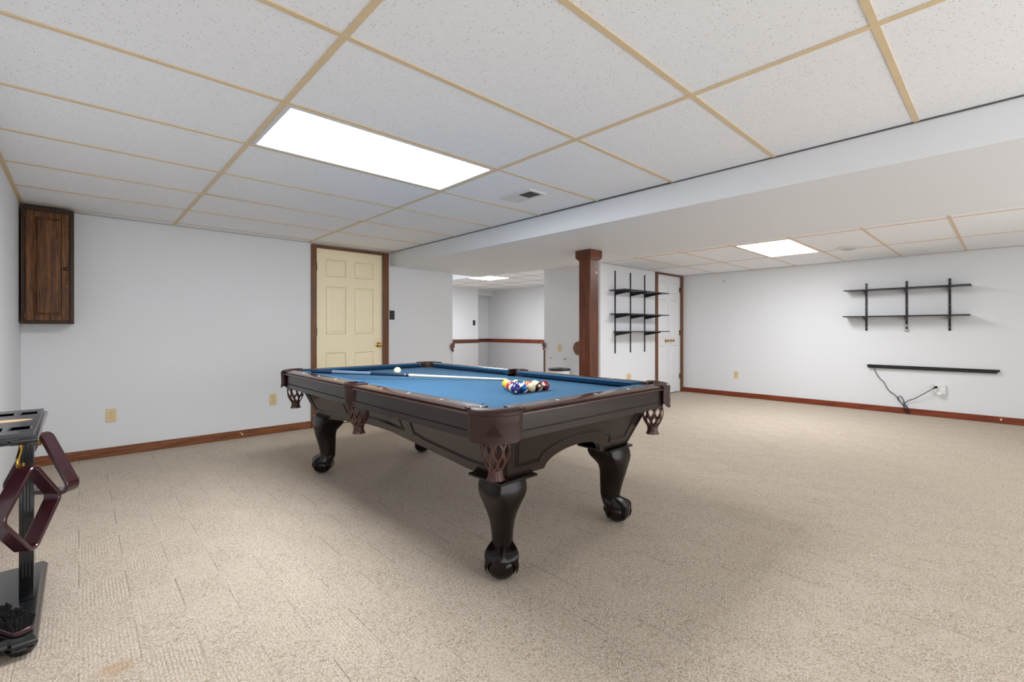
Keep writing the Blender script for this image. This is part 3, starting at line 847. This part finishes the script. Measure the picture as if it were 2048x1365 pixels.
def corner_pocket(sx, sy):
    cx, cy = sx * .560, sy * 1.130; ang = math.atan2(sy, sx)
    secs = []; n = 26; lo, hi = -math.radians(51), math.radians(51)
    for i in range(n + 1):
        t = lo + (hi - lo) * i / n; a = ang + t
        e = abs(t) / hi; R = .152 - .010 * max(0, e - .75) / .25
        drop = .664 + (.034 * max(0, (e - .62) / .38) ** 2)
        out = [(.098, .712), (.096, .778), (.101, .790), (.112, .7955), (.126, .7965), (.140, .794), (R - .004, .7875), (R, .780), (R + .0005, .7705), (R - .0015, .7685),
               (R - .0005, .7660), (R - .002, .735), (R - .003, .70), (R + .001, drop), (R - .005, drop), (R - .009, .70), (R - .010, .76), (.128, .780), (.106, .772), (.103, .712)]
        secs.append([(cx + r * math.cos(a), cy + r * math.sin(a), z) for r, z in out])
    p = MB().loft(secs).build('pocket', 'leather', tb, smooth=45)
    # top ears lying on the rails
    for s in (-1, 1):
        ears = MB()
        a = ang + s * math.radians(48)
        c_ = (cx + .118 * math.cos(a), cy + .118 * math.sin(a)); tx, ty = -math.sin(a) * s, math.cos(a) * s
        rx, ry = math.cos(a), math.sin(a)
        pl = round_poly([(-.012, -.030), (.030, -.022), (.030, .022), (-.012, .034)], .008, 4)
        ears.prism(pl, lambda u, v_, z: (c_[0] + tx * u + rx * v_, c_[1] + ty * u + ry * v_, z), .786, .7948)
        ears.build('pocket_ear', 'leather', p, .002)
    net(p, sx * .600, sy * 1.170)
    emblem(p, cx, cy, ang, .152)
    return p
def side_pocket(sx):
    cx, cy = sx * .640, 0; ang = 0 if sx > 0 else pi
    secs = []; n = 18; hi = math.radians(60)
    for i in range(n + 1):
        t = -hi + 2 * hi * i / n; a = ang + t; e = abs(t) / hi; R = .076
        drop = .672 + .030 * max(0, (e - .35) / .65) ** 1.5
        out = [(.058, .700), (.056, .776), (.060, .790), (.066, .7955), (R - .003, .793), (R, .782), (R, .770), (R - .002, .768), (R - .001, .765), (R - .004, .72), (R - .008, drop), (R - .013, drop), (R - .010, .72), (R - .008, .766), (.064, .776), (.062, .700)]
        sh = 1.0
        secs.append([(cx + r * math.cos(a), cy + r * math.sin(a) * (1 - .22 * max(0, (.765 - z) / .09)), z) for r, z in out])
    p = MB().loft(secs).build('pocket', 'leather', tb, smooth=45)
    for s in (-1, 1):
        ears = MB()
        pl = round_poly([(-.044, -.012), (.030, -.012), (.030, .016), (-.044, .016)], .006, 4)
        ears.prism(pl, lambda u, v_, z: (sx * (.655 + u), s * (.062 + v_), z), .786, .7955)
        ears.build('pocket_ear', 'leather', p, .002)
    net(p, sx * .632, 0)
    return p
for sx in (-1, 1):
    side_pocket(sx)
    for sy in (-1, 1): corner_pocket(sx, sy)

# --- body: four flared panels with arched lower edges
def flare(z): return (z - .44) * .40
def end_bottom(s):
    a = abs(s)
    if a < .215: return .447 + .085 * math.sqrt(max(0, 1 - (a / .215) ** 2))
    return .447
def side_bottom(s):
    a = abs(s)
    pts = [(0, .514), (.15, .512), (.39, .488), (.60, .466), (.84, .442), (1.2, .440)]
    for (a0, z0), (a1, z1) in zip(pts, pts[1:]):
        if a <= a1: return z0 + (z1 - z0) * (a - a0) / (a1 - a0)
    return .442
def body_panel(side):
    fn = SIDE[side]; isS = side in 'LR'; base = .475 if isS else 1.075; half = 1.075 if isS else .475
    bot = side_bottom if isS else end_bottom
    ss = sorted({half * (-1 + 2 * i / 60) for i in range(61)} | ({.215, -.215, .2149, -.2149} if not isS else set()))
    secs = []
    for s in ss:
        zb = bot(s); zt = .690
        def P(n, z):
            k = (half + flare(z)) / half if True else 1
            return fn(s * k, base + flare(z) + n, z)
        secs.append([P(0, zb), P(0, zb + .05), P(0, zt), P(-.03, zt), P(-.03, zb)])
    pn = MB().loft(secs).build('body_panel', 'table', tb, smooth=25)
    # double bead moulding that frames the fields
    def bead(poly):
        for off, r in ((0, .0042), (.011, .0028)):
            pts = []
            for (s, z, ds, dz) in poly:
                s2, z2 = s + ds * off, z + dz * off; k = (half + flare(z2)) / half
                pts.append(fn(s2 * k, base + flare(z2) + .0005, z2))
            MB().tube(pts, r, 6).build('bead', 'table', pn)
    if isS:
        c_ = [(-.29, .664, 1, 0), (-.30, side_bottom(.30) + .052, 1, 1)]
        for a in (-.22, -.15, 0, .15, .22): c_.append((a, side_bottom(a) + .050, 0, 1))
        bead(c_ + [(.30, side_bottom(.30) + .052, -1, 1), (.29, .664, -1, 0)])
        for sg in (-1, 1):
            poly = [(sg * .385, .664, sg, 0), (sg * .40, side_bottom(.40) + .060, sg, 1)]
            for a in (.5, .60, .72, .84, .93): poly.append((sg * a, side_bottom(a) + .050, 0, 1))
            poly += [(sg * 1.0, side_bottom(1.0) + .050, -sg, 1), (sg * 1.0, .664, -sg, 0)]
            bead(poly)
    else:
        poly = [(-.40, .664, 1, 0), (-.40, .497, 1, 1), (-.262, .497, 0, 1)]
        for i in range(1, 16):
            t = pi - pi * i / 16; poly.append((.262 * math.cos(t), .497 + .086 * math.sin(t), 0, 1))
        poly += [(.262, .497, 0, 1), (.40, .497, -1, 1), (.40, .664, -1, 0)]
        bead(poly)
    return pn
for s in 'LRNF': body_panel(s)
box('slate_frame', 'groove', -.62, .62, -1.19, 1.19, .690, .7215, tb)

# --- legs
def make_leg(sx, sy):
    lx, ly = sx * .395, sy * .985
    px, py = sx * math.sqrt(.5), sy * math.sqrt(.5); qx, qy = -py, px
    def W(p, q, z): return (lx + px * p + qx * q, ly + py * p + qy * q, z)
    root = MB()
    # z, p_in, p_out, half_q, exponent
    S = [(.428, -.100, .135, .104, 1.12), (.400, -.098, .145, .110, 1.12), (.375, -.085, .148, .110, 1.15), (.350, -.060, .144, .101, 1.25), (.325, -.038, .136, .087, 1.45),
         (.290, -.030, .124, .070, 1.75), (.250, -.029, .111, .058, 1.9), (.205, -.028, .097, .051, 2.0), (.160, -.026, .087, .048, 2.0), (.130, -.020, .088, .049, 2.0), (.105, -.012, .098, .053, 2.0), (.080, .000, .112, .055, 2.0), (.05, .015, .12, .05, 2.0)]
    rings = []
    N = 32
    for z, pi_, po, hq, ex in S:
        ring = []
        c_ = pi_ * .45 + po * .55 if z < .3 else (pi_ + po) / 2
        for i in range(N):
            t = 2 * pi * i / N; ct, st_ = math.cos(t), math.sin(t)
            a = po - c_ if ct > 0 else c_ - pi_
            e2 = 2 / ex
            ring.append(W(c_ + a * math.copysign(abs(ct) ** e2, ct), hq * math.copysign(abs(st_) ** e2, st_), z))
        rings.append(ring)
    leg = root.loft(rings).build('leg', 'leg', tb, smooth=60)
    # top plate
    MB().loft([[(lx + a * h, ly + b * h, z) for a, b in ((-1, -1), (1, -1), (1, 1), (-1, 1))] for h, z in ((.104, .4265), (.113, .431), (.113, .439), (.108, .4435))]).build('leg_plate', 'leg', leg, .002)
    # ball
    foot = MB(); c0 = .071
    rr = []
    for j in range(1, 13):
        t = pi * j / 12.5; r = .069 * math.sin(t)
        rr.append([W(c0 + r * math.cos(2 * pi * i / 24), r * math.sin(2 * pi * i / 24), max(.0005, .060 + .0605 * math.cos(t))) for i in range(24)])
    foot.loft(rr); foot.build('ball', 'leg', leg, smooth=60)
    # toes: a scalloped cap that spreads from the ankle over the ball and ends in claws
    cl_ = MB(); NP, NTT = 84, 18; grid = []
    toes = [math.radians(q) for q in (0, 66, -66, 150, -150)]
    for j in range(NTT + 1):
        t = j / NTT; rowp = []
        for i in range(NP):
            ps = 2 * pi * i / NP
            dm = min(abs((ps - q + pi) % (2 * pi) - pi) for q in toes)
            wide = math.exp(-(dm / .23) ** 2); nar = math.exp(-(dm / .22) ** 2)
            zb = .090 - .070 * nar
            z = .168 + (zb - .168) * t
            bz = (z - .062) / .0615
            ballr = .0695 * math.sqrt(max(0, 1 - bz * bz)) if abs(bz) < 1 else 0
            f = max(0, min(1, (.168 - z) / .078)); f = f * f * (3 - 2 * f)
            r = .040 + .0305 * f if z > .078 else max(.018, ballr + .0035)
            r += wide * (.016 * math.sin(pi * min(1, f)) ** .8 + .009 * f) if z > .060 else wide * .009 * max(0, z / .060) ** .5
            k0 = c0 - .046 * (1 - f) ** 1.3
            rowp.append(W(k0 + r * math.cos(ps), r * math.sin(ps), z))
        grid.append(rowp)
    cl_.loft(grid, caps=False)
    cl_.build('claw', 'leg', leg, smooth=60)
    return leg
for sx in (-1, 1):
    for sy in (-1, 1): make_leg(sx, sy)

# ================================================================== balls and cue
R = .0286
def text_mesh(s):
    cu = bpy.data.curves.new('digit', 'FONT'); cu.body = s; cu.size = .0085; cu.align_x = 'CENTER'; cu.align_y = 'CENTER'; cu.resolution_u = 2
    o = bpy.data.objects.new('digit', cu); COL.objects.link(o)
    dg = bpy.context.evaluated_depsgraph_get()
    me = bpy.data.meshes.new_from_object(o.evaluated_get(dg))
    COL.objects.unlink(o); bpy.data.objects.remove(o); bpy.data.curves.remove(cu)
    return me

def ball_mat(num, c, stripe, axis):
    t = NT('ball_%s' % num)
    if stripe:
        tc = t.n('ShaderNodeTexCoord'); dp = t.n('ShaderNodeVectorMath'); dp.operation = 'DOT_PRODUCT'
        t.l(tc.outputs['Object'], dp.inputs[0]); dp.inputs[1].default_value = Vector(axis).normalized()
        a = t.math('ABSOLUTE', dp.outputs['Value'])
        t.col(t.mix(t.math('LESS_THAN', a, R * .54), lin('#e9dfb4'), lin(c)))
    else: t.col(lin(c))
    t.set(Roughness=.09, Coat_Weight=.6, Coat_Roughness=.05, Specular_IOR_Level=.55)
    return t.m
BALL_MESH = None
def ball(num, c, x, y, stripe=False, axis=(0, 0, 1), spot=(-.4, -.8, .2), label='', group='racked pool balls'):
    global BALL_MESH
    t = tag(empty('pool_ball', (x, y, BED)), label, 'ball', group)
    if BALL_MESH is None:
        o = MB().sphere((0, 0, R), R, 32, 20).build('sphere_body', None, t, smooth=180); BALL_MESH = o.data
    me = BALL_MESH.copy() if BALL_MESH.users > 1 or num else BALL_MESH
    if num:
        # put the texture origin at the ball's centre
        me = BALL_MESH.copy()
        for v_ in me.vertices: v_.co.z -= R
    me.materials.clear()
    body = [ch for ch in t.children]
    if body: o = body[0]; o.data = me
    else: o = put('sphere_body', me, None, t, smooth=0)
    if num: o.location = (0, 0, R)
    me.materials.append(ball_mat(num, c, stripe, axis) if num else M['cueball'])
    me.shade_smooth()
    if num:
        n = Vector(spot).normalized(); up = Vector((0, 0, 1)); e1 = up.cross(n).normalized() if abs(n.z) < .95 else Vector((1, 0, 0)); e2 = n.cross(e1)
        vs = [tuple(n * (R + .00008))]; rings = 4
        for q in range(1, rings + 1):
            rr = .0085 * q / rings
            for i in range(20):
                a = 2 * pi * i / 20; vs.append(tuple((n * R + e1 * rr * math.cos(a) + e2 * rr * math.sin(a)).normalized() * (R + .00008)))
        fs = [[0, 1 + i, 1 + (i + 1) % 20] for i in range(20)]
        for q in range(rings - 1):
            for i in range(20):
                a, b = 1 + q * 20 + i, 1 + q * 20 + (i + 1) % 20; fs.append([a, b, b + 20, a + 20])
        spo = MB().add(vs, fs).build('number_spot', 'ivory', o, smooth=180)
        tm = text_mesh(str(num))
        for v_ in tm.vertices: v_.co = (n * R + e1 * v_.co.x + e2 * v_.co.y).normalized() * (R + .0002)
        tm.materials.clear(); put('number', tm, 'ink', o, smooth=0)
    return t

RX, RY = 1.838, 1.812
def spot_at(r, k): return RX + (k - r / 2) * .0573, RY + (4 - r) * .0573 * .866
PUR, BLU, ORG, MAR, RED, YEL, GRN, BLK = '#241a6b', '#0f4f9e', '#d2571c', '#7a0f22', '#c21f1f', '#e3b91c', '#0f6a4a', '#0b0b0c'
rack = [
    (0, 0, 1, YEL, False, (0, 0, 1), (-.2, -.9, -.35), 'solid yellow ball at the far tip of the racked triangle'),
    (1, 0, 9, YEL, True, (.3, -.2, 1), (.2, .9, .2), 'yellow striped ball behind the yellow tip ball'),
    (1, 1, 14, GRN, True, (.2, .2, 1), (.6, .7, .2), 'green striped ball with a white top in the rack'),
    (2, 0, 3, RED, False, (0, 0, 1), (.8, .5, .1), 'solid red ball on the left edge of the rack'),
    (2, 1, 8, BLK, False, (0, 0, 1), (.3, .2, .9), 'black ball in the middle of the rack'),
    (2, 2, 6, GRN, False, (0, 0, 1), (.8, .4, .5), 'solid green ball inside the rack'),
    (3, 0, 12, PUR, True, (-.9, -.5, -.15), (.2, .5, .8), 'purple striped ball beside the front purple ball'),
    (3, 1, 2, BLU, False, (0, 0, 1), (.1, .6, .8), 'solid blue ball inside the rack'),
    (3, 2, 5, ORG, False, (0, 0, 1), (.5, .6, .5), 'solid orange ball inside the rack'),
    (3, 3, 11, RED, True, (-.35, -.25, 1), (.9, .3, .2), 'red striped ball with a cream top behind the maroon ball'),
    (4, 0, 4, PUR, False, (0, 0, 1), (-.60, -.62, -.42), 'solid purple ball at the near corner of the rack'),
    (4, 1, 10, BLU, True, (-.45, .42, .78), (.15, -.80, .50), 'blue striped ball beside the front purple ball'),
    (4, 2, 13, ORG, True, (-.28, -1.10, .15), (.9, .2, .3), 'orange striped ball with its cream side forward'),
    (4, 3, 15, '#4a1410', True, (-.50, .47, .80), (-.40, -.85, .22), 'dark brown striped ball next to the maroon corner ball'),
    (4, 4, 7, MAR, False, (0, 0, 1), (-.80, -.52, .32), 'solid maroon ball at the far right corner of the rack'),
]
for (r, k, num, c, stp, ax, sp_, lb) in rack:
    x, y = spot_at(r, k); ball(num, c, x, y, stp, ax, sp_, lb)
ball(0, None, 1.821, 3.261, label='cream cue ball alone on the blue cloth', group=None)

# cue: butt on the side cushion, tip on the cloth
A = Vector((1.212, 3.39, .8045)); B = Vector((2.157, 2.352, BED + .0066))
cue = tag(empty('pool_cue', tuple(A)), 'pool cue with pale shaft lying across the blue cloth', 'cue')
L = (B - A).length; dirv = (B - A).normalized()
def cue_seg(name, mat, t0, t1, r0, r1, parent=cue):
    n = 5
    return MB().tube([tuple(dirv * (L * (t0 + (t1 - t0) * i / n))) for i in range(n + 1)], [r0 + (r1 - r0) * i / n for i in range(n + 1)], 16).build(name, mat, parent)
def rad(t): return .0145 - .0082 * t
cue_seg('bumper', 'black_pl', 0, .012, .0115, .0125)
cue_seg('butt', 'cue_navy', .012, .11, rad(.01), rad(.11))
cue_seg('wrap', 'wrap', .11, .31, rad(.11) + .0003, rad(.31) + .0003)
cue_seg('forearm', 'cue_navy', .31, .485, rad(.31), rad(.485))
cue_seg('ring', 'chrome', .485, .49, rad(.485) + .0003, rad(.49) + .0003)
cue_seg('joint_collar', 'black_pl', .49, .505, rad(.49), rad(.505))
cue_seg('shaft', 'maple', .505, .982, rad(.505) - .0004, .0064)
cue_seg('ferrule', 'ivory', .982, .995, .0064, .0063)
cue_seg('tip', 'tipblue', .995, 1.0, .0062, .0055)

# ================================================================== cue stand with ball racks
cs = tag(empty('cue_stand', (-.2185, 2.59, 0)), 'black floor cue stand against the wall beside the pool table', 'cue stand')
HWX, HWY = .1165, .352
def slab_outline(k):     # serpentine ends
    a, b = HWX - k, HWY - k
    return [(a, -b), (a, b), (.055, b), (.045, b - .012), (-.045, b - .012), (-.055, b), (-a, b), (-a, -b), (-.055, -b), (-.045, -b + .012), (.045, -b + .012), (.055, -b)]
def moulded(mb, zs): mb.loft([[(x, y, z) for x, y in slab_outline(k)] for k, z in zs])
mb = MB(); moulded(mb, [(.006, .036), (0, .042), (0, .052), (.005, .058), (.007, .060), (.010, .066), (.016, .0705), (.020, .071)])
mb.build('base', 'rackblack', cs, smooth=40)
for sx in (-1, 1):
    for sy in (-1, 1):
        MB().lathe([(.01, .0), (.030, .0), (.038, .010), (.040, .020), (.034, .031), (.02, .0375)], (sx * .075, sy * .295, 0), 20).build('bun_foot', 'rackblack', cs)
# top: moulded rim plus a deck with six square wells
Z0, Z1 = .712, .750
mb = MB(); moulded(mb, [(.012, Z0), (.004, Z0 + .004), (0, Z0 + .010), (0, Z0 + .018), (.004, Z0 + .023), (.007, Z0 + .024), (.007, Z0 + .0245)])
mb.build('top_rim', 'rackblack', cs, smooth=40)
ex, ey = HWX - .012, HWY - .026
hx_ = [(-.090, -.044), (-.023, .023), (.044, .090)]; hy_ = [(-.235, -.185), (.165, .215)]
hy_ = [(-.243, -.177), (.163, .229)]
xs_ = sorted({-ex, ex, *[c for p in hx_ for c in p]}); ysx = sorted({-ey, ey, *[c for p in hy_ for c in p]})
mb = MB()
for i in range(len(xs_) - 1):
    for j in range(len(ysx) - 1):
        hole = any(a <= xs_[i] and xs_[i + 1] <= b for a, b in hx_) and any(a <= ysx[j] and ysx[j + 1] <= b for a, b in hy_)
        mb.box(xs_[i], xs_[i + 1], ysx[j], ysx[j + 1], Z0 + .0245, Z1 - (.010 if hole else 0))
mb.build('top_deck', 'rackgrey', cs, smooth=0)
for a, b in hx_:
    for c, d in hy_:
        fr = MB(); e = .006
        fr.loft([[(a - e, c - e, Z1 - .0002), (b + e, c - e, Z1 - .0002), (b + e, d + e, Z1 - .0002), (a - e, d + e, Z1 - .0002)],
                 [(a - e, c - e, Z1 + .0012), (b + e, c - e, Z1 + .0012), (b + e, d + e, Z1 + .0012), (a - e, d + e, Z1 + .0012)],
                 [(a, c, Z1 + .0003), (b, c, Z1 + .0003), (b, d, Z1 + .0003), (a, d, Z1 + .0003)],
                 [(a, c, Z1 - .009), (b, c, Z1 - .009), (b, d, Z1 - .009), (a, d, Z1 - .009)]], caps=False)
        fr.build('cue_well', 'rackgrey', cs, smooth=0)
el = [(.086 * math.cos(2 * pi * i / 40), .034 * math.sin(2 * pi * i / 40) * abs(math.sin(2 * pi * i / 40)) ** .35) for i in range(40)]
MB().prism(el, lambda a, b, t: (a, b, t), Z1 - .0005, Z1 + .0012).build('wood_inlay', 'inlay', cs, smooth=0)
for sx in (-1, 1):
    x = sx * .072
    p = box('post', 'rackblack', x - .020, x + .020, -.05, -.008, .0712, Z0 + .001, cs, .002)
    for k in (-1, 0, 1): box('flute', 'groove', x + k * .009 - .002, x + k * .009 + .002, -.0508, -.0498, .16, .66, p)

# hooks under the top
def s_hook(x, y):
    x, y = x + .2185, y - 2.59
    pts = [(0, 0, .0), (0, 0, -.020), (-.002, -.006, -.040), (-.006, -.022, -.062), (-.006, -.026, -.085), (-.002, -.014, -.102), (.002, .004, -.100), (.004, .012, -.088)]
    h = MB().tube([p + Vector((x, y, Z0)) for p in smooth_path(pts, 4)], .0055, 10).build('hook', 'brass', cs)
    h['label'] = 'brass hook'
    MB().lathe([(.002, -.0005), (.010, -.0006), (.009, -.005), (.005, -.006)], (x, y, Z0), 14).build('hook_collar', 'brass', h)

def band_ring(name, poly, corner, thick, depth, origin, e1, nrm, label, mat='maroon'):
    t = tag(empty(name, origin), label, 'ball rack')
    path = round_poly(poly, corner, 8); k = len(path); rings = []
    e1 = Vector(e1).normalized(); nv = Vector(nrm).normalized(); up = Vector((0, 0, 1))
    for i in range(k):
        a, b = Vector(path[i - 1]), Vector(path[(i + 1) % k]); tg = (b - a).normalized(); no = Vector((tg.y, -tg.x)); p = Vector(path[i])
        def W(o, d): q = p + no * o; return tuple(e1 * q.x + up * q.y + nv * d)
        h, dd = thick / 2, depth / 2; c = .003
        rings.append([W(h, -dd + c), W(h, dd - c), W(h - c, dd), W(-h + c, dd), W(-h, dd - c), W(-h, -dd + c), W(-h + c, -dd), W(h - c, -dd)])
    MB().ringloft(rings).build('band', mat, t, smooth=40)
    return t
s_hook(-.150, 2.375)
band_ring('diamond_rack', [(0, .153), (-.136, 0), (0, -.156), (.136, 0)], .028, .014, .050, (-.134, 2.334, .476), (.48, .877, 0), (.877, -.48, 0),
          'maroon diamond ball rack hanging in front of the cue stand post')
s_hook(-.118, 2.83)
band_ring('triangle_rack', [(0, .165), (-.152, -.108), (.152, -.108)], .030, .016, .056, (-.118, 2.83, .515), (.73, -.683, 0), (.683, .73, 0),
          'maroon triangle ball rack hanging behind the cue stand post')

# brush on the stand's base
bs = tag(empty('table_brush', (-.172, 2.335, .071), math.radians(-62)), 'black bristle table brush with maroon wooden back on the stand base', 'brush')
MB().prism(round_poly([(-.11, -.030), (.085, -.030), (.085, .030), (-.11, .030)], .022, 6), lambda a, b, t: (a, b, t), .0005, .018).build('back', 'maroon', bs, .004)
mb = MB()
for i in range(44):
    for j in range(14):
        x = -.10 + i * .0040 + random.uniform(-.002, .002); y = -.024 + j * .0037 + random.uniform(-.002, .002)
        h = .030 + random.uniform(-.005, .005) + .004 * math.sin(i * .35) + .003 * math.sin(i * .9 + j)
        dx, dy = random.uniform(-.006, .006), random.uniform(-.006, .006) + (.006 if j > 11 else -.006 if j < 3 else 0)
        mb.tube([(x, y, .017), (x + dx * .4, y + dy * .4, .017 + h * .5), (x + dx, y + dy, .017 + h)], [.0022, .0026, .0020], 5)
o = mb.build('bristles', 'bristle', bs); o['kind'] = 'stuff'
